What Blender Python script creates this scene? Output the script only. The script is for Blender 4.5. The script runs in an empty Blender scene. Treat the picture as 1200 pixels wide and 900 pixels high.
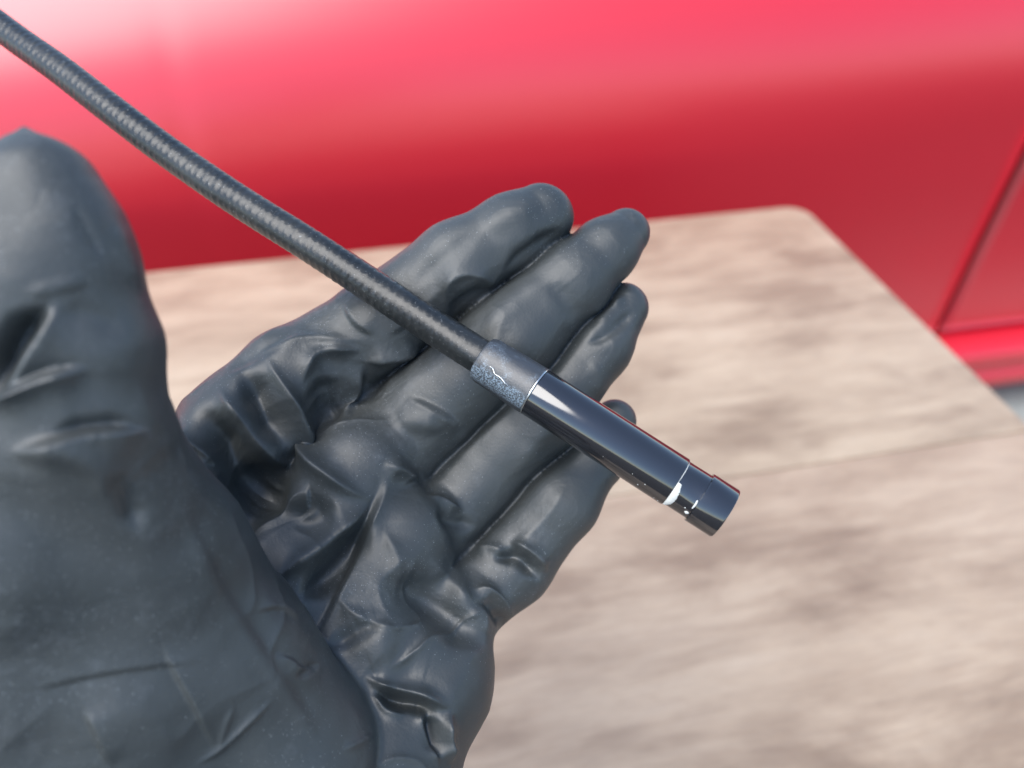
import bpy, math, random
import numpy as np
from mathutils import Vector, Matrix

random.seed(4); rng = np.random.default_rng(4)
R = math.radians
sc = bpy.context.scene

# ------------------------------------------------------------------ camera
F = 933.0                                   # focal length in pixels of the 1200 px wide photograph
CAM_H = 1.15; PITCH = R(40)
cam_d = bpy.data.cameras.new('camera'); cam = bpy.data.objects.new('camera', cam_d)
sc.collection.objects.link(cam); sc.camera = cam
cam.location = (0, 0, CAM_H); cam.rotation_euler = (R(90) - PITCH, 0, 0)
cam_d.sensor_width = 36; cam_d.lens = 36 * F / 1200
cam_d.clip_start = 0.01; cam_d.clip_end = 500
cam_d.dof.use_dof = True; cam_d.dof.focus_distance = 0.180; cam_d.dof.aperture_fstop = 9.5
CAM = Matrix.Translation((0, 0, CAM_H)) @ Matrix.Rotation(R(90) - PITCH, 4, 'X')
CAMn = np.array(CAM)

# ------------------------------------------------------------------ sky and sun
SUN_DIR = Vector((-0.50, -0.40, 1.00)).normalized()   # towards the sun
elev = math.asin(SUN_DIR.z); azim = math.atan2(SUN_DIR.x, SUN_DIR.y)
w = bpy.data.worlds.new('World'); sc.world = w; w.use_nodes = True
nt = w.node_tree; nt.nodes.clear()
sky = nt.nodes.new('ShaderNodeTexSky'); sky.sky_type = 'NISHITA'; sky.sun_disc = False
sky.sun_elevation = elev; sky.sun_rotation = azim
sky.dust_density = 0.4; sky.air_density = 1.0; sky.ozone_density = 1.5
bg = nt.nodes.new('ShaderNodeBackground'); bg.inputs['Strength'].default_value = 0.11
wo = nt.nodes.new('ShaderNodeOutputWorld')
nt.links.new(sky.outputs[0], bg.inputs[0]); nt.links.new(bg.outputs[0], wo.inputs[0])
sl = bpy.data.lights.new('sun', 'SUN'); sl.energy = 2.1; sl.angle = R(58); sl.color = (1.0, 0.955, 0.89)
so = bpy.data.objects.new('sun', sl); sc.collection.objects.link(so)
so.rotation_euler = SUN_DIR.to_track_quat('Z', 'Y').to_euler()
so.location = (0, 0, 5)
vs = sc.view_settings
sc.display_settings.display_device = 'sRGB'
vs.view_transform = 'Standard'; vs.look = 'None'; vs.gamma = 1; vs.use_curve_mapping = False
vs.exposure = 1.45
sc.render.engine = 'CYCLES'

# ------------------------------------------------------------------ helpers
def tag(o, label=None, cat=None, group=None, kind=None):
    if label: o['label'] = label
    if cat: o['category'] = cat
    if group: o['group'] = group
    if kind: o['kind'] = kind
    return o
def empty(name, loc, rot=(0, 0, 0)):
    o = bpy.data.objects.new(name, None); sc.collection.objects.link(o)
    o.location = loc; o.rotation_euler = rot; o.empty_display_size = 0.02
    return o
def mesh_obj(name, V, Fc, mat, parent=None, smooth=True, loc=None, rotz=0):
    me = bpy.data.meshes.new(name)
    if isinstance(V, np.ndarray): V = V.tolist()
    if isinstance(Fc, np.ndarray): Fc = Fc.tolist()
    me.from_pydata(V, [], Fc); me.materials.append(mat)
    me.polygons.foreach_set('use_smooth', [smooth] * len(me.polygons))
    me.update()
    o = bpy.data.objects.new(name, me); sc.collection.objects.link(o)
    if parent: o.parent = parent
    if loc is not None: o.location = loc
    o.rotation_euler.z = rotz
    return o
def bevel(o, wdt, seg=3, ang=30):
    m = o.modifiers.new('bevel', 'BEVEL'); m.width = wdt; m.segments = seg
    m.limit_method = 'ANGLE'; m.angle_limit = R(ang); return o
def box(x0, x1, y0, y1, z0, z1):
    V = [(x, y, z) for x in (x0, x1) for y in (y0, y1) for z in (z0, z1)]
    Fc = [(0, 1, 3, 2), (4, 6, 7, 5), (0, 4, 5, 1), (2, 3, 7, 6), (0, 2, 6, 4), (1, 5, 7, 3)]
    return V, Fc

class NT:
    def __init__(s, name):
        s.m = bpy.data.materials.new(name); s.m.use_nodes = True; s.t = s.m.node_tree
        s.b = s.t.nodes['Principled BSDF']
    def n(s, typ, **kw):
        nd = s.t.nodes.new(typ)
        for k, v in kw.items():
            if k in ('op',): nd.operation = v
            elif k == 'typ': pass
            else:
                key = k.replace('_', ' ')
                if key in nd.inputs: nd.inputs[key].default_value = v
                else: setattr(nd, k, v)
        return nd
    def l(s, a, b): s.t.links.new(a, b)
    def set(s, **kw):
        for k, v in kw.items(): s.b.inputs[k.replace('_', ' ')].default_value = v
    def coord(s, scale=(1, 1, 1), rot=(0, 0, 0)):
        tc = s.n('ShaderNodeTexCoord'); mp = s.n('ShaderNodeMapping')
        mp.inputs['Scale'].default_value = scale; mp.inputs['Rotation'].default_value = rot
        s.l(tc.outputs['Object'], mp.inputs[0]); return mp.outputs[0]
    def noise(s, vec, scale, detail=4, rough=.5, dist=0):
        nd = s.n('ShaderNodeTexNoise'); nd.inputs['Scale'].default_value = scale
        nd.inputs['Detail'].default_value = detail; nd.inputs['Roughness'].default_value = rough
        nd.inputs['Distortion'].default_value = dist
        s.l(vec, nd.inputs['Vector']); return nd.outputs['Fac']
    def ramp(s, fac, stops, interp='LINEAR'):
        nd = s.n('ShaderNodeValToRGB'); cr = nd.color_ramp; cr.interpolation = interp
        while len(cr.elements) < len(stops): cr.elements.new(.5)
        for e, (p, c) in zip(cr.elements, stops):
            e.position = p; e.color = c if len(c) == 4 else (*c, 1)
        s.l(fac, nd.inputs[0]); return nd.outputs[0]
    def mix(s, fac, a, b, mode='MIX'):
        nd = s.n('ShaderNodeMix'); nd.data_type = 'RGBA'; nd.blend_type = mode
        for i, v in ((0, fac), (6, a), (7, b)):
            if hasattr(v, 'is_output'): s.l(v, nd.inputs[i])
            elif i == 0: nd.inputs[0].default_value = v
            else: nd.inputs[i].default_value = (*v, 1)
        return nd.outputs[2]
    def math(s, op, a, b=0.0, clamp=False):
        nd = s.n('ShaderNodeMath'); nd.operation = op; nd.use_clamp = clamp
        for i, v in ((0, a), (1, b)):
            if hasattr(v, 'is_output'): s.l(v, nd.inputs[i])
            else: nd.inputs[i].default_value = v
        return nd.outputs[0]
    def maprange(s, v, a, b, c, d):
        nd = s.n('ShaderNodeMapRange'); s.l(v, nd.inputs[0])
        for i, x in enumerate((a, b, c, d)): nd.inputs[i + 1].default_value = x
        return nd.outputs[0]
    def bump(s, h, strength=.3, dist=.001, normal=None):
        nd = s.n('ShaderNodeBump'); nd.inputs['Strength'].default_value = strength
        nd.inputs['Distance'].default_value = dist; s.l(h, nd.inputs['Height'])
        if normal is not None: s.l(normal, nd.inputs['Normal'])
        return nd.outputs[0]

def simple(name, col, rough, **kw):
    t = NT(name); t.set(Base_Color=(*col, 1), Roughness=rough, **kw)
    f = t.noise(t.coord(), 60, 4)
    c = t.mix(t.maprange(f, .3, .7, 0, 1), tuple(x * .85 for x in col), tuple(min(1, x * 1.12) for x in col))
    t.l(c, t.b.inputs['Base Color'])
    return t.m

# ------------------------------------------------------------------ materials
def glove_material():
    t = NT('black_nitrile')
    v = t.coord()
    t.set(IOR=1.62)
    big = t.noise(v, 28, 3, .5)
    col = t.mix(t.maprange(big, .35, .65, 0, 1), (.025, .030, .031), (.041, .046, .046))
    # powder dust: sparse pale specks of different size, clustered by a slow noise
    clus = t.maprange(t.noise(v, 40, 3, .6), .42, .68, 0, 1)
    dust = None
    for sc_, lim in ((900, .10), (2400, .16), (1500, .14)):
        vo = t.n('ShaderNodeTexVoronoi'); vo.inputs['Scale'].default_value = sc_; t.l(v, vo.inputs['Vector'])
        near = t.math('LESS_THAN', vo.outputs['Distance'], lim)
        pick = t.n('ShaderNodeSeparateColor'); t.l(vo.outputs['Color'], pick.inputs[0])
        th = t.math('LESS_THAN', pick.outputs[0], t.math('MULTIPLY', clus, .40))
        s_ = t.math('MULTIPLY', near, th)
        dust = s_ if dust is None else t.math('MAXIMUM', dust, s_)
    # fine chalky scuff film
    film = t.math('MULTIPLY', t.maprange(t.noise(v, 300, 6, .7), .50, .72, 0, 1), t.maprange(t.noise(v, 35, 3), .45, .7, 0, .20))
    col = t.mix(film, col, (.22, .24, .26))
    col = t.mix(t.math('MULTIPLY', dust, .32), col, (.50, .54, .56))
    t.l(col, t.b.inputs['Base Color'])
    r = t.maprange(t.noise(v, 55, 4, .6), .3, .7, .45, .57)
    t.l(r, t.b.inputs['Roughness'])
    # soft crumple + fine skin texture
    mp = t.n('ShaderNodeTexNoise'); mp.inputs['Scale'].default_value = 75; mp.inputs['Detail'].default_value = 5
    mp.inputs['Distortion'].default_value = 1.2; t.l(v, mp.inputs['Vector'])
    b1 = t.bump(mp.outputs['Fac'], .10, .0028)
    cr = t.n('ShaderNodeTexNoise'); cr.inputs['Scale'].default_value = 60; cr.inputs['Detail'].default_value = 3
    cr.inputs['Distortion'].default_value = .6; t.l(t.coord((1, 1.8, .8), (.4, .3, .9)), cr.inputs['Vector'])
    line = t.math('ABSOLUTE', t.math('SUBTRACT', cr.outputs['Fac'], .5))
    line = t.math('MULTIPLY', t.maprange(line, 0, .035, 1, 0), t.maprange(t.noise(v, 32, 2), .48, .62, 0, 1))
    b1 = t.bump(line, .16, -.0002, b1)
    b2 = t.bump(t.noise(v, 1600, 3, .6), .2, .0003, b1)
    t.l(b2, t.b.inputs['Normal'])
    return t.m

def wood_material():
    t = NT('washed_wood_laminate')
    v = t.coord((1, 5.5, 5))
    v2 = t.coord((1, 2.2, 2))
    a = t.noise(v, 8, 9, .70, .25)
    b = t.noise(v2, 6.5, 5, .6, .3)
    fine = t.noise(t.coord((1, 18, 10)), 45, 5, .7)
    c = t.ramp(a, [(.26, (.28, .205, .138)), (.44, (.40, .30, .208)), (.56, (.47, .362, .255)), (.74, (.515, .408, .296))])
    c2 = t.ramp(b, [(.36, (.50, .44, .40)), (.50, (.90, .88, .86)), (.64, (1, 1, 1))])
    c = t.mix(.75, c, c2, 'MULTIPLY')
    c = t.mix(t.maprange(fine, .35, .62, .22, 0), c, (.17, .14, .12))
    t.l(c, t.b.inputs['Base Color'])
    t.set(Roughness=.42)
    t.l(t.bump(fine, .15, .0006), t.b.inputs['Normal'])
    return t.m

def car_paint():
    t = NT('red_car_paint')
    v = t.coord()
    f = t.noise(v, 900, 2)
    c = t.mix(f, (.62, .003, .016), (.70, .005, .021))
    t.l(c, t.b.inputs['Base Color'])
    t.set(Metallic=.2, Roughness=.45, IOR=1.15, Coat_Weight=1.0, Coat_Roughness=.36, Coat_IOR=1.88)
    return t.m

def barrel_material():
    t = NT('black_chrome'); v = t.coord()
    f = t.noise(v, 220, 5, .6)
    t.set(Base_Color=(.012, .012, .014, 1), IOR=1.95, Metallic=0)
    t.l(t.maprange(f, .3, .75, .08, .13), t.b.inputs['Roughness'])
    vo = t.n('ShaderNodeTexVoronoi'); vo.inputs['Scale'].default_value = 520; t.l(v, vo.inputs['Vector'])
    pick = t.n('ShaderNodeSeparateColor'); t.l(vo.outputs['Color'], pick.inputs[0])
    s_ = t.math('MULTIPLY', t.math('LESS_THAN', vo.outputs['Distance'], .14), t.math('LESS_THAN', pick.outputs[0], .012))
    t.l(t.mix(s_, (.012, .012, .014), (.7, .72, .72)), t.b.inputs['Base Color'])
    return t.m

def collar_material():
    t = NT('worn_collar'); v = t.coord()
    # local z of the probe axis; the scuffed side is the lower one (object -Y)
    sep = t.n('ShaderNodeSeparateXYZ'); t.l(v, sep.inputs[0])
    side = t.math('ADD', t.maprange(sep.outputs[1], .0012, .0030, 0, 1), t.maprange(t.noise(v, 350, 3), .3, .7, -.35, .35))
    side = t.math('MINIMUM', t.math('MAXIMUM', side, 0), 1)
    side = t.math('MULTIPLY', side, t.maprange(sep.outputs[1], .0053, .0042, 0, 1))
    sp = t.maprange(t.noise(v, 2600, 5, .75), .47, .56, 0, 1)
    m = t.math('MULTIPLY', side, sp)
    t.l(t.mix(m, (.030, .033, .037), (.36, .46, .55)), t.b.inputs['Base Color'])
    t.set(IOR=1.75)
    t.l(t.math('MULTIPLY', m, .6), t.b.inputs['Metallic'])
    t.l(t.maprange(m, 0, 1, .40, .33), t.b.inputs['Roughness'])
    t.l(t.bump(t.noise(v, 2600, 5, .75), .35, .00025), t.b.inputs['Normal'])
    return t.m

def cable_material():
    t = NT('gooseneck_sleeve'); v = t.coord()
    vo = t.noise(v, 700, 5, .7)
    dirt = t.maprange(t.noise(v, 1500, 4, .7), .62, .72, 0, .4)
    c = t.mix(t.maprange(t.noise(v, 60, 3), .35, .65, 0, 1), (.010, .012, .013), (.022, .024, .024))
    t.l(t.mix(dirt, c, (.40, .42, .42)), t.b.inputs['Base Color'])
    t.set(IOR=1.5)
    t.l(t.maprange(vo, .3, .7, .26, .40), t.b.inputs['Roughness'])
    t.l(t.bump(t.noise(v, 900, 4, .6), .25, .0003), t.b.inputs['Normal'])
    return t.m

def pavement_material(name='pavement', lo=(.27, .30, .275), hi=(.38, .41, .385)):
    t = NT(name); v = t.coord()
    f = t.noise(v, 90, 6, .7); g = t.noise(v, 1.5, 4)
    c = t.ramp(f, [(.3, lo), (.7, hi)])
    t.l(t.mix(t.maprange(g, .3, .7, 0, .35), c, tuple(x * .85 for x in lo)), t.b.inputs['Base Color'])
    t.set(Roughness=.9); t.l(t.bump(f, .5, .004), t.b.inputs['Normal'])
    return t.m

M_glove = glove_material(); M_wood = wood_material(); M_car = car_paint()
M_barrel = barrel_material(); M_collar = collar_material(); M_cable = cable_material()
M_pave = pavement_material(); M_dark_ground = pavement_material('dark_unseen_ground', (.030, .030, .031), (.055, .055, .056))  # unseen ground around the pavement, invented dark to darken barrel and door reflections
M_rubber = simple('tyre_rubber', (.02, .02, .02), .8)
M_dark = simple('dark_underbody', (.012, .012, .013), .8)
M_rim = simple('alloy_rim', (.35, .35, .36), .35, Metallic=.8)
M_edge = simple('pale_table_edge', (.42, .38, .35), .45)
M_leg = simple('black_painted_steel', (.03, .03, .032), .4)
M_paste = simple('white_residue', (.55, .56, .53), .6)
M_bare = simple('bare_metal_ring', (.55, .56, .55), .25, Metallic=.9)
M_joint = simple('dark_joint', (.10, .085, .075), .8)

# ------------------------------------------------------------------ ground
GZ = .25                                      # ground height in this frame
V = [(-250, -250, GZ), (250, -250, GZ), (250, 250, GZ), (-250, 250, GZ)]
tag(mesh_obj('ground', V, [(0, 1, 2, 3)], M_dark_ground, smooth=False), kind='structure')
V, Fc = box(-12, 12, -.30, 3.2, GZ - .1, GZ + .006)
tag(mesh_obj('pavement', V, Fc, M_pave, smooth=False, loc=(.81, 1.01, 0), rotz=math.atan2(.191, .982)), kind='structure')

# ------------------------------------------------------------------ car (side view, standing behind the table)
TH = math.atan2(.191, .982)
CARO = (.81, 1.01, 0)
car = empty('car', CARO, (0, 0, TH))        # local x along the car, local -y towards the camera
tag(car, 'red car parked behind the table, its side panel, door gap and sill in view', 'car')

def outw(u, h):
    """how far the side stands out towards the camera at length u and height h"""
    hs = np.array([.30, .42, .50, .60, .70, .78, .84, .90, .96, 1.02, 1.06])
    os_ = np.array([-.010, .000, .012, .020, .022, .016, .004, -.020, -.062, -.130, -.20])
    o = np.interp(h, hs, os_)
    # wheel-arch bulge at the left, the flank turns a little skyward towards the door gap
    bul = .030 * math.exp(-((u + 1.62) / .42) ** 2) * max(0, min(1, (1.0 - h) / .2))
    hip = .012 * math.exp(-((u + .16) / .22) ** 2) * max(0, min(1, (.92 - h) / .3))
    return o + bul + hip
def smooth_interp_table():
    hs = np.linspace(.30, 1.06, 77); raw = np.array([np.interp(h, [.30, .42, .50, .60, .70, .78, .84, .90, .96, 1.02, 1.06],
        [-.022, -.008, .002, .012, .019, .022, .019, .000, -.040, -.100, -.170]) for h in hs])
    k = np.exp(-np.linspace(-2, 2, 13) ** 2); k /= k.sum()
    pad = np.pad(raw, 6, mode='reflect', reflect_type='odd'); return hs, np.convolve(pad, k, 'valid')
HS, OS = smooth_interp_table()
def outw(u, h):
    o = float(np.interp(h, HS, OS))
    bul = .034 * math.exp(-((u + 1.75) / .55) ** 2) * max(0, min(1, (1.02 - h) / .25))
    hip = .010 * math.exp(-((u + .16) / .25) ** 2) * max(0, min(1, (h - .40) / .2)) * max(0, min(1, (.95 - h) / .2))
    return o + bul - hip
ARC = (-1.42, .490, .257)                     # wheel centre u, h and arch radius
def panel(name, u0, u1, h0, h1, du=.02, dh=.02, arch=False, back=.7):
    nu = max(2, int((u1 - u0) / du)); nh = max(2, int((h1 - h0) / dh))
    V = []; Fc = []
    for i in range(nu + 1):
        u = u0 + (u1 - u0) * i / nu
        lo = h0
        if arch and abs(u - ARC[0]) < ARC[2]:
            lo = max(h0, ARC[1] + math.sqrt(max(0, ARC[2] ** 2 - (u - ARC[0]) ** 2)))
        for j in range(nh + 1):
            h = lo + (h1 - lo) * j / nh
            V.append((u, -outw(u, h), h))
        # folded inner flange at the bottom
    n = nh + 1
    for i in range(nu):
        for j in range(nh):
            a = i * n + j; Fc.append((a, a + n, a + n + 1, a + 1))
    # rolled edges: returns inward all round (12 mm), so that the sheet has depth
    def ret(idx):
        base = len(V)
        for k in idx:
            x, y, z = V[k]; cx, cz = (u0 + u1) / 2, (h0 + h1) / 2
            V.append((x, y + .030, z))
        for a in range(len(idx) - 1):
            Fc.append((idx[a], base + a, base + a + 1, idx[a + 1]))
    ret([i * n for i in range(nu + 1)][::-1])
    ret([j for j in range(n)]); ret([nu * n + j for j in range(n)][::-1])
    o = mesh_obj(name, V, Fc, M_car, car)
    m = o.modifiers.new('sol', 'SOLIDIFY'); m.thickness = .0012; m.offset = 1
    return o
GAP = -.162
side = panel('side_panel', -2.60, GAP - .003, .425, 1.06, arch=True); side['label'] = 'long red panel between the wheel and the door gap'
door = panel('door', GAP + .003, 1.10, .425, 1.06)
# dark seal behind the door gap
V, Fc = box(GAP - .02, GAP + .02, .035, .05, .40, 1.0)
mesh_obj('door_seal', V, Fc, M_dark, car, smooth=False)
# sill: bright upper step, then two shallow steps down, turned under
prof = [(.05, .418), (.006, .416), (-.026, .402), (-.031, .392), (-.029, .378), (-.018, .368), (-.018, .352), (-.024, .346), (-.024, .332), (-.014, .322), (-.010, .308), (.02, .300), (.10, .300)]
V = []; Fc = []
us = [-1.15, -1.05, -.6, GAP, 0.4, 1.10]
for u in us:
    for y, h in prof: V.append((u, y, h))
n = len(prof)
for i in range(len(us) - 1):
    for j in range(n - 1): Fc.append((i * n + j, i * n + j + 1, (i + 1) * n + j + 1, (i + 1) * n + j))
s = mesh_obj('sill', V, Fc, M_car, car); bevel(s, .003, 2)
# body core (dark), deck on top and far side, so that the car has its own depth
V, Fc = box(-1.08, 1.08, .09, 1.55, .32, .98); mesh_obj('underbody', V, Fc, M_dark, car, smooth=False)
V, Fc = box(-2.58, -1.72, .09, 1.55, .32, .98); mesh_obj('underbody', V, Fc, M_dark, car, smooth=False)
V, Fc = box(-2.60, 1.10, .20, 1.50, 1.045, 1.062); bevel(mesh_obj('body_top', V, Fc, M_car, car), .006)
V, Fc = box(-2.60, 1.10, 1.56, 1.60, .30, 1.04); bevel(mesh_obj('far_side_panel', V, Fc, M_car, car), .01)
# wheel arch liner + wheel
V = []; Fc = []
for i in range(33):
    a = math.pi * i / 32
    for y in (.03, .40): V.append((ARC[0] + (ARC[2] - .004) * math.cos(a), y, ARC[1] + (ARC[2] - .004) * math.sin(a)))
for i in range(32): Fc.append((2 * i, 2 * i + 1, 2 * i + 3, 2 * i + 2))
mesh_obj('wheel_arch_liner', V, Fc, M_dark, car)
def sharpen(o, a=28):
    o.data.set_sharp_from_angle(angle=R(a)); return o
def lathe(profile, seg=48):
    """profile [(r, z)] turned about local z"""
    V = []; Fc = []
    n = len(profile)
    for i in range(seg):
        a = 2 * math.pi * i / seg
        for r, z in profile: V.append((r * math.cos(a), r * math.sin(a), z))
    for i in range(seg):
        k = (i + 1) % seg
        for j in range(n - 1): Fc.append((i * n + j, k * n + j, k * n + j + 1, i * n + j + 1))
    return V, Fc
def turn_y(V): return [(x, -z, y) for x, y, z in V]
wheel_hub = empty('wheel', (ARC[0], .16, ARC[1])); wheel_hub.parent = car
V, Fc = lathe([(.13, -.09), (.145, -.10), (.205, -.105), (.227, -.09), (.234, -.05), (.234, .05), (.227, .09), (.205, .105), (.145, .10), (.13, .09), (.13, -.09)])
mesh_obj('tyre', turn_y(V), Fc, M_rubber, wheel_hub)
V, Fc = lathe([(0, .05), (.05, .055), (.06, .04), (.11, .03), (.125, .085), (.135, .088), (.132, -.08), (0, -.08)])
mesh_obj('rim', turn_y(V), Fc, M_rim, wheel_hub)

# ------------------------------------------------------------------ table
TA = R(11.6); TZ = .77
table = empty('table', (.294, .735, TZ), (0, 0, TA))          # far right corner; local -x, -y run over the top
tag(table, 'pale washed wood table with rounded corner between the gloved hand and the red car', 'table')
W_, D_, RC = 1.05, .78, .022
def rounded(x0, x1, y0, y1, rc, corners):
    pts = []
    for cx, cy, a0, key in ((x1 - rc, y1 - rc, 0, 'ne'), (x0 + rc, y1 - rc, 90, 'nw'), (x0 + rc, y0 + rc, 180, 'sw'), (x1 - rc, y0 + rc, 270, 'se')):
        if key in corners:
            for k in range(9): pts.append((cx + rc * math.cos(R(a0 + k * 11.25)), cy + rc * math.sin(R(a0 + k * 11.25))))
        else:
            pts.append({'ne': (x1, y1), 'nw': (x0, y1), 'sw': (x0, y0), 'se': (x1, y0)}[key])
    return pts
def slab(name, pts, z0, z1, mat, parent, bv):
    n = len(pts); V = [(x, y, z1) for x, y in pts] + [(x, y, z0) for x, y in pts]
    Fc = [tuple(range(n)), tuple(range(2 * n - 1, n - 1, -1))] + [(i, i + n, (i + 1) % n + n, (i + 1) % n) for i in range(n)]
    o = mesh_obj(name, V, Fc, mat, parent); bevel(o, bv, 3, 50); return o
SEAM = -.338
slab('board', rounded(-W_, 0, SEAM + .0003, 0, RC, ('ne', 'nw')), -.016, 0, M_wood, table, .0012)
slab('board', rounded(-W_, 0, -D_, SEAM - .0003, RC, ('sw', 'se')), -.016, 0, M_wood, table, .0012)
slab('table_core', rounded(-W_ + .001, -.001, -D_ + .001, -.001, RC, ('ne', 'nw', 'sw', 'se')), -.030, -.0163, M_edge, table, .002)
for x in (-.06, -W_ + .06):
    for y in (-.06, -D_ + .06):
        V, Fc = lathe([(0, -.49), (.013, -.49), (.013, -.0305), (0, -.0305)], 20)
        mesh_obj('leg', V, Fc, M_leg, table, loc=(x, y, -.03))

# ------------------------------------------------------------------ the gloved hand
# Laid out in the photograph's own view of it: a joint is (x, y, depth mm, radius), x, y and radius
# as seen at that depth; everything becomes millimetres, then world metres.
def P(x, y, z): return np.array([(x - 600) / F * z, -(y - 450) / F * z, z], dtype=np.float64)
def chain(pts):
    out = []
    for a, b in zip(pts[:-1], pts[1:]):
        out.append((P(*a[:3]), P(*b[:3]), a[3] * a[2] / F, b[3] * b[2] / F))
    return out
FINGERS = [
    chain([(340, 445, 203, 60), (442, 383, 206, 56), (536, 310, 206, 52), (600, 272, 207, 46), (633, 254, 208, 41)]),
    chain([(430, 560, 203, 60), (505, 480, 207, 60), (600, 397, 207, 57), (668, 330, 208, 47), (710, 293, 210, 38), (733, 273, 212, 31)]),
    chain([(490, 640, 203, 58), (560, 560, 209, 52), (640, 480, 210, 49), (702, 406, 211, 39), (731, 361, 214, 31)]),
    chain([(528, 713, 200, 57), (597, 662, 206, 50), (659, 587, 211, 44), (702, 529, 214, 35), (720, 493, 217, 27)]),
]
def lift(segs):          # tips and middles come up under the cable, roots sink behind the palm's slack film
    n = len(segs); out = []
    sh = [3.5, 1.0] + [-4.5] * 4
    for k, (a, b, ra, rb) in enumerate(segs):
        fa, fb = 1 + sh[k] / a[2], 1 + sh[k + 1] / b[2]
        out.append((a * fa, b * fb, ra * fa, rb * fb))
    return out
FINGERS = [FINGERS[0]] + FINGERS[1:]
FINGERS = [lift(f_) for f_ in FINGERS]
PALM = [
    chain([(400, 440, 214, 52), (440, 520, 214, 56), (470, 600, 212, 56)]),
    chain([(338, 442, 202, 62), (290, 500, 200, 72), (190, 640, 192, 90), (60, 860, 175, 120)]),
    chain([(425, 545, 200, 66), (330, 700, 194, 90), (180, 900, 178, 130)]),
    chain([(475, 625, 199, 66), (400, 780, 192, 95), (270, 960, 178, 140)]),
    chain([(535, 725, 196, 54), (502, 800, 192, 78), (430, 910, 184, 110), (330, 1060, 172, 150)]),
    chain([(90, 980, 168, 190), (-120, 1230, 150, 230)]),
    chain([(300, 1040, 172, 150), (120, 1280, 155, 190)]),
]
THUMB = [
    chain([(29, 150, 121, 5), (37, 196, 121, 42)]),
    chain([(44, 222, 121, 54), (26, 252, 122, 84), (40, 320, 124, 92), (50, 400, 127, 96), (46, 500, 132, 112), (30, 620, 141, 150), (20, 760, 151, 170), (40, 950, 163, 200)]),
    chain([(60, 226, 121, 56), (80, 270, 122, 64), (94, 318, 124, 68), (112, 400, 127, 74), (112, 490, 131, 84)]),
    chain([(-60, 212, 121, 40), (-40, 320, 123, 80), (-50, 480, 129, 105), (-90, 700, 140, 160), (-100, 950, 152, 200)]),
    chain([(100, 500, 131, 96), (183, 650, 149, 106), (258, 770, 161, 108), (330, 890, 171, 118), (335, 1000, 173, 126)]),
    chain([(110, 640, 146, 130), (150, 780, 156, 140), (200, 950, 166, 160)]),
]
def seg_d(p, a, b, ra, rb):
    ba = (b - a).astype(p.dtype); pa = p - a.astype(p.dtype)
    t = np.clip((pa @ ba) / np.float32(ba @ ba), 0, 1)
    q = pa - t[..., None] * ba
    return np.sqrt((q * q).sum(-1)) - (ra + (rb - ra) * t)
def smin(a, b, k):
    h = np.maximum(k - np.abs(a - b), 0) / k
    return np.minimum(a, b) - h * h * k * .25
def group(p, segs, k):
    d = None
    for s_ in segs:
        e = seg_d(p, *s_); d = e if d is None else smin(d, e, k)
    return d
def hand_sdf(p, parts=False):
    f = None; fd = []
    for fs in FINGERS:
        e = group(p, fs, 3.0) + .45; f = e if f is None else smin(f, e, 1.2)
        if parts: fd.append(e)
    pl = None
    for c_ in PALM:
        e = group(p, c_, 5.0); pl = e if pl is None else smin(pl, e, 6)
    pl = pl + 1.5
    th = None
    for c_ in THUMB:
        e = group(p, c_, 4.0); th = e if th is None else smin(th, e, 4)
    th = th + 1.0
    if parts: return f, pl, th, np.sort(np.stack(fd), 0)
    d = smin(pl, f, 4.0)
    return smin(d, th, 1.6)
def surface_nets(lo, hi, h):
    ax = [np.arange(lo[i], hi[i], h, dtype=np.float32) for i in range(3)]
    D = np.empty([len(a) for a in ax], np.float32)
    Y, Z = np.meshgrid(ax[1], ax[2], indexing='ij')
    for i0 in range(0, len(ax[0]), 16):
        xs = ax[0][i0:i0 + 16]
        p = np.empty((len(xs),) + Y.shape + (3,), np.float32)
        p[..., 0] = xs[:, None, None]; p[..., 1] = Y; p[..., 2] = Z
        D[i0:i0 + 16] = hand_sdf(p)
    S = D < 0
    n = np.array(D.shape) - 1
    cnt = np.zeros(n, np.float32); acc = np.zeros(tuple(n) + (3,), np.float32)
    corners = [(i, j, k) for i in (0, 1) for j in (0, 1) for k in (0, 1)]
    def sl(c): return tuple(slice(c[i], c[i] + n[i]) for i in range(3))
    for a in corners:
        for d in range(3):
            if a[d]: continue
            b = list(a); b[d] = 1
            Da, Db = D[sl(a)], D[sl(b)]
            cr = (Da < 0) != (Db < 0)
            t = np.where(cr, Da / np.where(cr, Da - Db, 1), 0)
            cnt += cr
            for e in range(3):
                acc[..., e] += cr * (a[e] + (t if e == d else 0))
    act = cnt > 0
    idx = -np.ones(n, np.int64); ii = np.argwhere(act); idx[act] = np.arange(len(ii))
    V = (ii + acc[act] / cnt[act][:, None]) * h + np.array([a[0] for a in ax])
    Q = []
    for d in range(3):
        u, v = (d + 1) % 3, (d + 2) % 3
        s0 = [slice(None)] * 3; s1 = [slice(None)] * 3
        s0[d] = slice(0, -1); s1[d] = slice(1, None)
        A, B = S[tuple(s0)], S[tuple(s1)]
        for inside_first in (True, False):
            m = (A & ~B) if inside_first else (~A & B)
            e = np.argwhere(m)
            e = e[(e[:, u] > 0) & (e[:, v] > 0) & (e[:, u] < n[u]) & (e[:, v] < n[v])]
            c = []
            for du, dv in ((-1, -1), (0, -1), (0, 0), (-1, 0)):
                g = e.copy(); g[:, u] += du; g[:, v] += dv
                c.append(idx[g[:, 0], g[:, 1], g[:, 2]])
            q = np.stack(c, 1)
            Q.append(q if inside_first else q[:, ::-1])
    return V, np.concatenate(Q)

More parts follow.
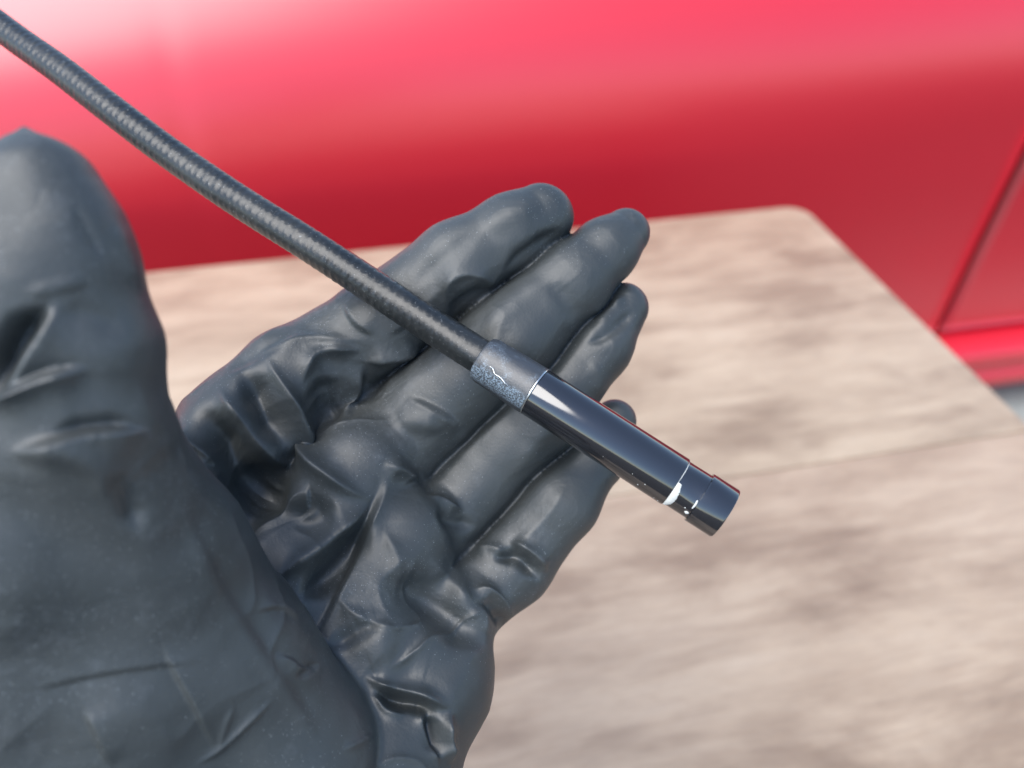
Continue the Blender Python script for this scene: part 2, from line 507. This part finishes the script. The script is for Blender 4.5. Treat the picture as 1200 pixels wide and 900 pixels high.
# folds: name, gate, list of (x, y), profile, amplitude mm, width px (, second width)
# profiles: ridge (pinched crest), round (soft roll), valley, step (left side of the line stands proud)
FOLDS = [
 # --- palm: crests of the slack nitrile
 ('palm', [(307,413),(325,440),(340,470),(348,500),(360,538),(385,560),(418,580),(442,584)], 'ridge', 3.2, 13),
 ('palm', [(255,452),(272,480),(290,508),(312,535),(340,548),(356,540)], 'ridge', 2.8, 15),
 ('palm', [(352,452),(365,415),(395,408),(425,412)], 'ridge', 1.6, 9),
 ('palm', [(282,430),(302,462),(322,498),(334,528)], 'valley', 3.6, 17),
 ('palm', [(228,475),(252,500),(282,540),(310,580),(335,612)], 'valley', 6.0, 26),
 ('palm', [(335,585),(352,612),(372,605),(395,590)], 'valley', 2.6, 26),
 ('palm', [(200,495),(215,515),(238,528),(252,540),(250,550)], 'ridge', 2.0, 9),
 ('palm', [(225,590),(248,565),(262,552)], 'ridge', 1.6, 14),
 ('palm', [(318,682),(342,668),(372,642),(402,616),(438,590)], 'ridge', 2.8, 13),
 ('palm', [(345,705),(385,675),(415,640),(440,606)], 'valley', 3.6, 16),
 ('palm', [(443,545),(449,566),(440,592),(428,622),(412,662),(392,706),(368,750)], 'step', 2.6, 26, 6),
 ('palm', [(447,543),(462,548),(478,556),(490,568)], 'ridge', 1.5, 10),
 ('palm', [(398,500),(414,478),(424,452),(428,425)], 'step', 2.0, 16, 6),
 ('palm', [(370,440),(385,470),(392,500)], 'valley', 1.8, 17),
 ('palm', [(424,425),(450,420),(478,414),(500,404)], 'ridge', 1.8, 9),
 # edge of the palm sheet standing in front of the finger roots
 ('palm', [(588,768),(572,738),(550,697),(540,668),(513,597),(490,567),(460,527),(427,492)], 'step', 1.1, 34, 12),
 # pinky mound
 ('palm', [(440,672),(478,690),(512,712),(545,735),(580,762)], 'valley', 3.2, 22),
 ('palm', [(400,770),(440,752),(490,750),(540,768)], 'round', 2.0, 32),
 ('palm', [(424,790),(450,806),(478,812),(505,818),(528,832)], 'ridge', 2.2, 8),
 ('palm', [(436,806),(462,820),(490,824),(515,840)], 'valley', 3.0, 9),
 ('palm', [(528,830),(522,848),(520,868),(528,898)], 'ridge', 2.6, 8),
 ('palm', [(500,832),(505,856),(514,890)], 'valley', 2.4, 9),
 ('palm', [(492,826),(494,848),(504,872),(514,900)], 'ridge', 1.2, 5),
 ('palm', [(430,812),(455,838),(478,836)], 'ridge', 1.0, 6),
 # fingers
 ('palm', [(522,355),(524,332),(540,320),(560,322),(584,334)], 'ridge', 1.1, 8),
 ('palm', [(528,384),(534,360),(556,346),(586,338)], 'valley', 1.4, 9),
 ('palm', [(588,318),(625,292),(660,266)], 'valley', 1.2, 8),
 ('palm', [(545,502),(510,478),(472,462)], 'step', 1.0, 24, 6),
 ('palm', [(455,500),(490,492),(520,505)], 'round', .8, 12),
 ('palm', [(640,330),(668,352),(676,385)], 'valley', .6, 12),
 ('palm', [(560,400),(600,352),(650,322)], 'round', .6, 14),
 ('palm', [(480,340),(520,300),(570,262)], 'valley', .6, 12),
 ('palm', [(600,560),(630,520),(668,470)], 'round', .6, 12),
 ('palm', [(683,402),(700,398),(725,382),(748,360)], 'valley', 1.0, 8),
 ('palm', [(690,380),(712,362),(735,345)], 'ridge', 1.0, 8),
 ('palm', [(497,582),(520,586),(545,600)], 'ridge', 1.2, 6),
 ('palm', [(505,600),(530,612),(560,618)], 'valley', 1.0, 9),
 ('palm', [(552,645),(575,640),(598,650)], 'ridge', 1.0, 8),
 ('palm', [(596,634),(615,640),(632,652),(642,672)], 'ridge', 1.9, 8),
 ('palm', [(575,655),(604,650),(624,668),(634,684)], 'valley', 2.2, 8),
 ('palm', [(552,690),(574,690),(592,704),(602,728)], 'ridge', 1.6, 8),
 ('palm', [(556,705),(575,706),(588,724),(594,750)], 'valley', 1.5, 7),
 ('palm', [(455,395),(490,372),(520,384)], 'step', .8, 16, 5),
 ('palm', [(470,375),(515,345),(545,300)], 'ridge', .45, 10),
 ('palm', [(560,270),(600,246),(640,240)], 'round', .7, 14),
 ('palm', [(545,440),(575,420),(588,380)], 'ridge', .45, 10),
 ('palm', [(520,540),(560,520),(600,478)], 'ridge', .45, 11),
 ('palm', [(690,420),(705,440),(700,470)], 'ridge', .45, 9),
 ('palm', [(600,640),(640,610),(668,560)], 'ridge', .45, 10),
 ('palm', [(290,420),(330,400),(380,395),(430,400)], 'ridge', .9, 8),
 ('palm', [(262,440),(300,412),(350,392)], 'valley', .8, 8),
 ('palm', [(400,352),(412,380),(440,395)], 'step', .9, 16, 5),
 ('palm', [(450,620),(470,660),(462,700)], 'ridge', .9, 12),
 ('palm', [(500,650),(520,680),(560,710)], 'ridge', .8, 10),
 ('palm', [(395,700),(420,728),(470,738)], 'ridge', .9, 9),
 ('palm', [(380,760),(420,742),(450,720)], 'valley', 1.2, 10),
 # --- thumb and its mound
 ('thumb', [(-18,470),(-4,436),(14,402),(34,380),(62,360)], 'valley', 4.6, 14),
 ('thumb', [(70,352),(46,382),(28,412),(10,446),(-12,480)], 'step', 2.2, 26, 8),
 ('thumb', [(108,430),(70,432),(34,443),(0,463),(-25,480)], 'step', 2.3, 30, 5),
 ('thumb', [(182,505),(140,502),(98,504),(50,518),(10,530)], 'step', 2.4, 30, 5),
 ('thumb', [(60,506),(110,498),(160,494)], 'valley', 1.0, 9),
 ('thumb', [(0,534),(50,524),(92,532),(122,556),(138,585),(148,622)], 'round', 1.5, 16),
 ('thumb', [(120,548),(146,580),(166,628)], 'valley', 1.3, 14),
 ('thumb', [(24,346),(58,338),(92,330),(110,332)], 'round', .35, 9),
 ('thumb', [(62,374),(92,366),(128,376),(150,400)], 'valley', .5, 14),
 ('thumb', [(84,238),(104,272),(122,306)], 'valley', .45, 7),
 ('thumb', [(130,250),(152,300),(166,350)], 'round', .5, 10),
 ('thumb', [(20,815),(80,798),(140,786),(250,772)], 'step', .45, 30, 5),
 ('thumb', [(187,752),(200,782),(222,820),(254,882)], 'step', .8, 40, 4),
 ('thumb', [(98,825),(108,852),(130,900)], 'step', .8, 30, 6),
 ('thumb', [(225,900),(256,880),(290,848),(324,816)], 'ridge', .6, 4),
 ('thumb', [(256,880),(264,850),(276,822)], 'ridge', .35, 4),
 ('thumb', [(235,620),(268,690),(318,765),(375,850)], 'valley', .9, 14),
 ('thumb', [(200,560),(230,640),(275,715),(330,800),(385,890)], 'round', .6, 12),
 ('thumb', [(300,716),(325,712),(350,728)], 'step', .8, 14, 3),
 ('thumb', [(378,778),(352,784),(340,770),(318,766)], 'step', .9, 12, 3),
 ('thumb', [(345,794),(360,786),(374,776)], 'valley', .9, 5),
 ('thumb', [(400,880),(425,868),(440,858)], 'ridge', .6, 5),
]
def fold_height(x, y, pts, prof, amp, w, w2=None):
    pts = np.array(pts, float)
    # smooth the polyline (Chaikin)
    for _ in range(2):
        q = [pts[0]]
        for a, b in zip(pts[:-1], pts[1:]): q += [a * .75 + b * .25, a * .25 + b * .75]
        q.append(pts[-1]); pts = np.array(q)
    seg = np.linalg.norm(np.diff(pts, axis=0), axis=1); cum = np.concatenate([[0], np.cumsum(seg)]); L = cum[-1]
    best = np.full(x.shape, 1e9); sg = np.zeros(x.shape); s = np.zeros(x.shape)
    for i in range(len(seg)):
        ax, ay = pts[i]; bx, by = pts[i + 1] - pts[i]
        t = np.clip(((x - ax) * bx + (y - ay) * by) / seg[i] ** 2, 0, 1)
        dx = x - ax - t * bx; dy = y - ay - t * by; d = np.hypot(dx, dy)
        m = d < best; best[m] = d[m]; s[m] = (cum[i] + t * seg[i])[m]
        sg[m] = np.sign(bx * (y - ay) - by * (x - ax))[m]
    end = np.clip(np.minimum(s, L - s) / (L * .33), 0, 1); end = end * end * (3 - 2 * end)
    ww = w * (.45 + .55 * end)
    if prof == 'ridge':
        h = np.exp(-(np.sqrt(best ** 2 + (ww * .32) ** 2) - ww * .32) / (ww * .72))
    elif prof in ('valley',):
        h = -np.exp(-(best / ww) ** 2)
    elif prof == 'round':
        h = np.exp(-(best / ww) ** 2)
    elif prof == 'step':
        pos = np.exp(-best / w); neg = -.35 * np.exp(-best / (w * .35))
        d = best * -sg                                # left of travel (screen) positive
        k = np.clip(d / w2 * .5 + .5, 0, 1); k = k * k * (3 - 2 * k)
        h = neg + (pos - neg) * k
    return amp * h * end

def vnoise(p, seed):
    """value noise, p (n,3)"""
    r = np.random.default_rng(seed); tab = r.random((32, 32, 32)).astype(np.float32)
    i = np.floor(p).astype(int); f = p - i; f = f * f * (3 - 2 * f)
    out = 0
    for a in (0, 1):
        for b in (0, 1):
            for c in (0, 1):
                wgt = (f[:, 0] if a else 1 - f[:, 0]) * (f[:, 1] if b else 1 - f[:, 1]) * (f[:, 2] if c else 1 - f[:, 2])
                out = out + wgt * tab[(i[:, 0] + a) % 32, (i[:, 1] + b) % 32, (i[:, 2] + c) % 32]
    return out * 2 - 1

ROT = np.array([[.8, .6, 0], [.6, -.8, 0], [0, 0, 1.0]])
def build_hand():
    V, Q = surface_nets((-108, -150, 96), (52, 62, 236), 1.0)
    me = bpy.data.meshes.new('tmp'); me.from_pydata(V.tolist(), [], Q.tolist())
    ob = bpy.data.objects.new('tmp', me); sc.collection.objects.link(ob)
    m = ob.modifiers.new('sm', 'SMOOTH'); m.iterations = 3; m.factor = .5
    m = ob.modifiers.new('ss', 'SUBSURF'); m.levels = 2; m.render_levels = 2; m.boundary_smooth = 'PRESERVE_CORNERS'
    dg = bpy.context.evaluated_depsgraph_get(); ev = ob.evaluated_get(dg)
    out = bpy.data.meshes.new_from_object(ev)
    n = len(out.vertices); V = np.empty(n * 3, np.float32); out.vertices.foreach_get('co', V); V = V.reshape(-1, 3).astype(np.float64)
    N = np.empty(n * 3, np.float32); out.vertex_normals.foreach_get('vector', N); N = N.reshape(-1, 3).astype(np.float64)
    bpy.data.objects.remove(ob); bpy.data.meshes.remove(me)
    for _ in range(3):
        V -= N * np.clip(hand_sdf(V.astype(np.float32)), -1, 1)[:, None] * .8
    x = 600 + F * V[:, 0] / V[:, 2]; y = 450 - F * V[:, 1] / V[:, 2]
    view = -V / np.linalg.norm(V, axis=1)[:, None]
    facing = (N * view).sum(1)
    c = np.clip((facing + .05) / .35, 0, 1)
    f_, p_, t_, fd = hand_sdf(V.astype(np.float32), True)
    seam = np.clip((fd[1] - fd[0]) / 2.2 + np.clip(f_ - p_, 0, 1e9) / 2, .0, 1)       # 0 in the slits between the fingers
    tw = np.clip((np.minimum(f_, p_) - t_) / 3 + .5, 0, 1)      # 1 on the thumb group
    H = np.zeros(n)
    for g, pts, prof, amp, w_, *rest in FOLDS:
        a = np.array(pts); pad = w_ * (7 if prof == 'step' else 4.5)
        m = (x > a[:, 0].min() - pad) & (x < a[:, 0].max() + pad) & (y > a[:, 1].min() - pad) & (y < a[:, 1].max() + pad) & (facing > -.1)
        gate = (tw[m] if g == 'thumb' else 1 - tw[m])
        H[m] += fold_height(x[m], y[m], pts, prof, amp, w_, *rest) * c[m] * gate * (1.0 if g == 'thumb' else 1.3)
    H -= .6 * np.clip(facing, 0, 1) ** 3 * np.clip((p_ - f_) / 3, 0, 1) * (1 - tw)      # finger pads are flat, not round
    # slack film: broad unevenness, then sharper crumple running across the hand
    H += (.45 - .25 * np.clip((p_ - f_) / 3, 0, 1)) * vnoise(V / 14, 1) + .08 * vnoise(V / 6, 2)
    q = (V @ ROT) / np.array([15, 7, 9]) + .6 * np.stack([vnoise(V / 12, 5), vnoise(V / 12, 6), vnoise(V / 12, 7)], 1)
    rd = 1 - np.abs(vnoise(q, 3)); H += 1.3 * np.clip((f_ - p_) / 8 + .3, .18, 1) * (rd ** 3) * np.clip(vnoise(V / 22, 8) + .5, 0, 1) * (1 - .6 * tw)
    H = H * (.05 + .95 * seam)
    G = 1.5 * np.exp(-((fd[1] - fd[0]) / 1.8) ** 2) * np.clip(1 - (f_ - p_ + 1) / 2.5, 0, 1) * np.clip(facing * 2.5, 0, 1) * (1 - tw)
    V = V + N * H[:, None] - view * G[:, None]
    W = np.stack([V[:, 0], V[:, 1], -V[:, 2]], 1) * .001                    # camera space, metres
    W = W @ CAMn[:3, :3].T + CAMn[:3, 3]
    org = (P(400, 650, 190) * np.array([1, 1, -1]) * .001) @ CAMn[:3, :3].T + CAMn[:3, 3]
    W -= org
    out.vertices.foreach_set('co', W.astype(np.float32).ravel())
    out.flip_normals() if False else None
    out.materials.clear(); out.materials.append(M_glove)
    out.polygons.foreach_set('use_smooth', np.ones(len(out.polygons), bool)); out.update()
    out.name = 'glove'
    root = empty('person', org)
    o = bpy.data.objects.new('glove', out); sc.collection.objects.link(o); o.parent = root; m = o.modifiers.new('sm', 'SMOOTH'); m.iterations = 8; m.factor = .5
    tag(root, "person's open left hand in a crumpled black nitrile glove, palm up under the probe", 'person')
    return root
hand = build_hand()
# the forearm's dark sleeve, leaving the frame at the lower left
def build_sleeve():
    me = bpy.data.meshes.new('sleeve')
    a = np.array(world(P(60, 1200, 160))); b = np.array([-.20, -.16, .90]); V = []; Fc = []
    ax = b - a; ax /= np.linalg.norm(ax); u = np.cross(ax, [0, 0, 1]); u /= np.linalg.norm(u); v = np.cross(ax, u)
    org = np.array(hand.location); n = 40
    for k in range(n + 1):
        t = k / n; r = .040 + .014 * t + .0012 * math.sin(t * 40) + .001 * math.sin(t * 71 + 1)
        if k == 0: r = .034
        for m_ in range(32):
            q = 2 * math.pi * m_ / 32; V.append(tuple(a + (b - a) * t + r * (math.cos(q) * u + math.sin(q) * v) * (1 + .02 * math.sin(q * 3 + t * 9)) - org))
    for k in range(n):
        for m_ in range(32): Fc.append((k * 32 + m_, k * 32 + (m_ + 1) % 32, (k + 1) * 32 + (m_ + 1) % 32, (k + 1) * 32 + m_))
    Fc.append(tuple(range(n * 32, n * 32 + 32)))
    mesh_obj('sleeve', V, Fc, simple('dark_sleeve_cloth', (.018, .019, .022), .85), hand)

# ------------------------------------------------------------------ the probe
def world(p): return Vector(((p * np.array([1, 1, -1]) * .001) @ CAMn[:3, :3].T + CAMn[:3, 3]))
build_sleeve()
A = P(568, 421, 180.5); B = P(850, 602, 170.5)
wa, wb = world(A), world(B)
axis = (wb - wa).normalized(); LEN = (wb - wa).length
# local frame: z along the probe, x towards the camera
tocam = (Vector((0, 0, CAM_H)) - (wa + wb) / 2).normalized()
yl = axis.cross(tocam).normalized()                 # towards the lower side in view
xl = yl.cross(axis).normalized()
Mx = Matrix((xl, yl, axis)).transposed().to_4x4(); Mx.translation = wa
probe = empty('inspection_probe', wa); probe.matrix_world = Mx
tag(probe, 'glossy black inspection camera probe on a ribbed gooseneck cable lying across the gloved fingers', 'inspection camera')
def part(name, prof, mat, seg=96):
    V, Fc = lathe([(r * .001, z * .001) for r, z in prof], seg)
    return sharpen(mesh_obj(name, V, Fc, mat, probe))
L = LEN * 1000
def zpx(x):   # distance along the axis of a pixel column of the photograph on the axis
    k = (x - 568) / (850 - 568)
    q = A[2] * k / (B[2] * (1 - k) + A[2] * k)       # perspective-correct
    return q * L
zc, zb, zn, ze = zpx(626), zpx(792), zpx(819), L
print('axis mm', L, zc, zb, zn)
Rb = 5.78
part('collar', [(3.9, -.6), (4.7, -.75), (5.15, -.45), (5.4, .1), (5.55, .9), (5.85, zc - .6), (5.88, zc - .15), (5.80, zc), (5.2, zc + .05)], M_collar)
part('retaining_ring', [(5.2, zc + .05), (5.86, zc + .05), (5.90, zc + .22), (5.84, zc + .38), (5.2, zc + .38)], M_bare)
part('barrel', [(5.2, zc + .40), (5.62, zc + .40), (Rb, zc + .55), (Rb, zb - .25), (5.66, zb), (5.0, zb)], M_barrel)
part('neck', [(4.9, zb + .01), (5.46, zb + .01), (5.38, zb + .3), (5.38, zn - .02), (5.0, zn - .02)], M_barrel)
part('end_cap', [(5.0, zn), (5.75, zn), (5.92, zn + .18), (5.92, ze - .35), (5.78, ze - .05), (5.5, ze), (4.6, ze), (4.5, ze - .4), (0, ze - .4)], M_barrel)
part('lens', [(4.45, ze - .38), (3.6, ze - .15), (0, ze - .05)], M_barrel, 48)

# white residue sitting in the step between barrel and neck: a crescent on the lower front
def blob_strip(name, rad, z0, z1, a0, a1, seed, thick=.16, parent=None, mat=M_paste):
    r = random.Random(seed); V = []; Fc = []; n = 26
    for i in range(n + 1):
        a = a0 + (a1 - a0) * i / n; t = i / n
        wz = (z1 - z0) * (.25 + .75 * math.sin(math.pi * min(1, t * .75 + .12))) * (.92 + .16 * r.random())
        for z, th in ((z0, 0.01), (z0 + .02, thick), (z0 + wz * .7, thick * (.7 + .5 * r.random())), (z0 + wz, 0.0)):
            rr = rad + th
            V.append((rr * math.cos(a) * .001, -rr * math.sin(a) * .001, z * .001))
    for i in range(n):
        for j in range(3): k = i * 4 + j; Fc.append((k, k + 4, k + 5, k + 1))
    return mesh_obj(name, V, Fc, mat, probe)
blob_strip('residue', 5.5, zb + .02, zb + 1.6, R(-72), R(2), 3, .22)
blob_strip('residue', 5.5, zb + .02, zb + .22, R(2), R(70), 5, .06)
blob_strip('residue', 5.5, zn - .5, zn - .04, R(-30), R(-8), 6, .2)
def lump(name, a, z, rad, size, mat=M_paste, seed=0, stretch=(1, 1)):
    r = random.Random(seed); V = []; Fc = []
    m, k = 5, 10
    for i in range(m + 1):
        ph = math.pi / 2 * i / m
        for j in range(k):
            th = 2 * math.pi * j / k; q = size * math.cos(ph) * (.85 + .3 * r.random())
            da = q * math.cos(th) * stretch[0] / rad; dz = q * math.sin(th) * stretch[1]
            rr = rad - .02 + size * .5 * math.sin(ph)
            V.append((rr * math.cos(a + da) * .001, -rr * math.sin(a + da) * .001, (z + dz) * .001))
    for i in range(m):
        for j in range(k): Fc.append((i * k + j, i * k + (j + 1) % k, (i + 1) * k + (j + 1) % k, (i + 1) * k + j))
    return mesh_obj(name, V, Fc, mat, probe)
lump('residue', R(-50), zn - .75, 5.5, .50, seed=1)
lump('residue', R(-40), zn - 1.6, 5.5, .14, seed=2)
lump('residue', R(-12), zn - .35, 5.40, .30, seed=3, stretch=(1.3, .7))
for k, (a, z, s_) in enumerate([(-44, zb - 5.4, .13), (-58, zb - 6.6, .15), (-38, zb - 8.8, .10), (-70, zb - 2.2, .12), (-72, zb - 1.2, .13), (-42, zb - 16, .07)]):
    lump('speck', R(a), z, Rb, s_, seed=10 + k)
# chipped flake line on the collar
px_ = [(-.2, 2.3), (-.12, 3.2), (-.16, 4.0), (-.28, 4.9), (-.27, 5.8), (-.30, 6.8), (-.36, 8.2), (-.42, 10.0)]
wd = [.03, .10, .34, .12, .16, .30, .08, .03]
V = []; Fc = []
for (a, z), w2 in zip(px_, wd):
    rr = 5.56 + .29 * min(1, max(0, (z - .1) / (zc - .7))) + .04
    for s_ in (-1, 1): V.append((rr * math.cos(a + s_ * w2 / rr) * .001, -rr * math.sin(a + s_ * w2 / rr) * .001, z * .001))
for i in range(len(px_) - 1): Fc.append((2 * i, 2 * i + 1, 2 * i + 3, 2 * i + 2))
fl = mesh_obj('chip_flake', V, Fc, M_bare, probe); m = fl.modifiers.new('s', 'SOLIDIFY'); m.thickness = .00007

# gooseneck cable: fine helical ribs under a thin black sleeve, swept along a curve
ctrl = [(-330, -215, 262), (-150, -82, 242), (0, 31, 226), (75, 85, 217.5), (144, 138.5, 210.5), (222, 196, 204), (300, 248, 197), (378, 297, 191.5), (470, 358, 185.8), (530, 397, 182.3), (568, 421, 180.5), (574, 425, 180.2)]
cp = np.array([P(*c) for c in ctrl])
def catmull(p, per=60):
    out = []
    q = np.vstack([2 * p[0] - p[1], p, 2 * p[-1] - p[-2]])
    for i in range(1, len(q) - 2):
        for k in range(per):
            t = k / per
            out.append(.5 * ((2 * q[i]) + (-q[i - 1] + q[i + 1]) * t + (2 * q[i - 1] - 5 * q[i] + 4 * q[i + 1] - q[i + 2]) * t * t + (-q[i - 1] + 3 * q[i] - 3 * q[i + 1] + q[i + 2]) * t ** 3))
    out.append(q[-2]); return np.array(out)
cv = catmull(cp)
d = np.concatenate([[0], np.cumsum(np.linalg.norm(np.diff(cv, axis=0), axis=1))])
nstep = int(d[-1] / .16); s_ = np.linspace(0, d[-1], nstep)
cv = np.stack([np.interp(s_, d, cv[:, i]) for i in range(3)], 1)
T = np.gradient(cv, axis=0); T /= np.linalg.norm(T, axis=1)[:, None]
U = np.cross(T, np.array([0, 0, 1.0])); U /= np.linalg.norm(U, axis=1)[:, None]
Wv = np.cross(T, U)
SEG = 96; ang = np.linspace(0, 2 * np.pi, SEG, endpoint=False)
PITCHMM = 2.15
ph = 2 * np.pi * s_[:, None] / PITCHMM + ang[None]
rib = np.clip(np.cos(ph), -.55, 1)
fade = np.clip((s_[-1] - s_[:, None]) / 14, .12, 1)
rad = 4.08 + (.032 * rib + .022 * np.cos(ph) * np.cos(9 * ang[None])) * fade + .035 * np.sin(ang * 3 + s_[:, None] * .21) + .02 * np.sin(s_[:, None] * 1.9)
Vc = cv[:, None] + rad[..., None] * (np.cos(ang)[None, :, None] * U[:, None] + np.sin(ang)[None, :, None] * Wv[:, None])
Vc = Vc.reshape(-1, 3) * np.array([1, 1, -1]) * .001
Vc = Vc @ CAMn[:3, :3].T + CAMn[:3, 3]
Vc = (np.c_[Vc, np.ones(len(Vc))] @ np.array(Mx.inverted()).T)[:, :3]
i = np.arange(nstep - 1)[:, None] * SEG; j = np.arange(SEG)[None]; k = (j + 1) % SEG
Q = np.stack([i + j, i + SEG + j, i + SEG + k, i + k], -1).reshape(-1, 4)
mesh_obj('cable', Vc, Q, M_cable, probe)
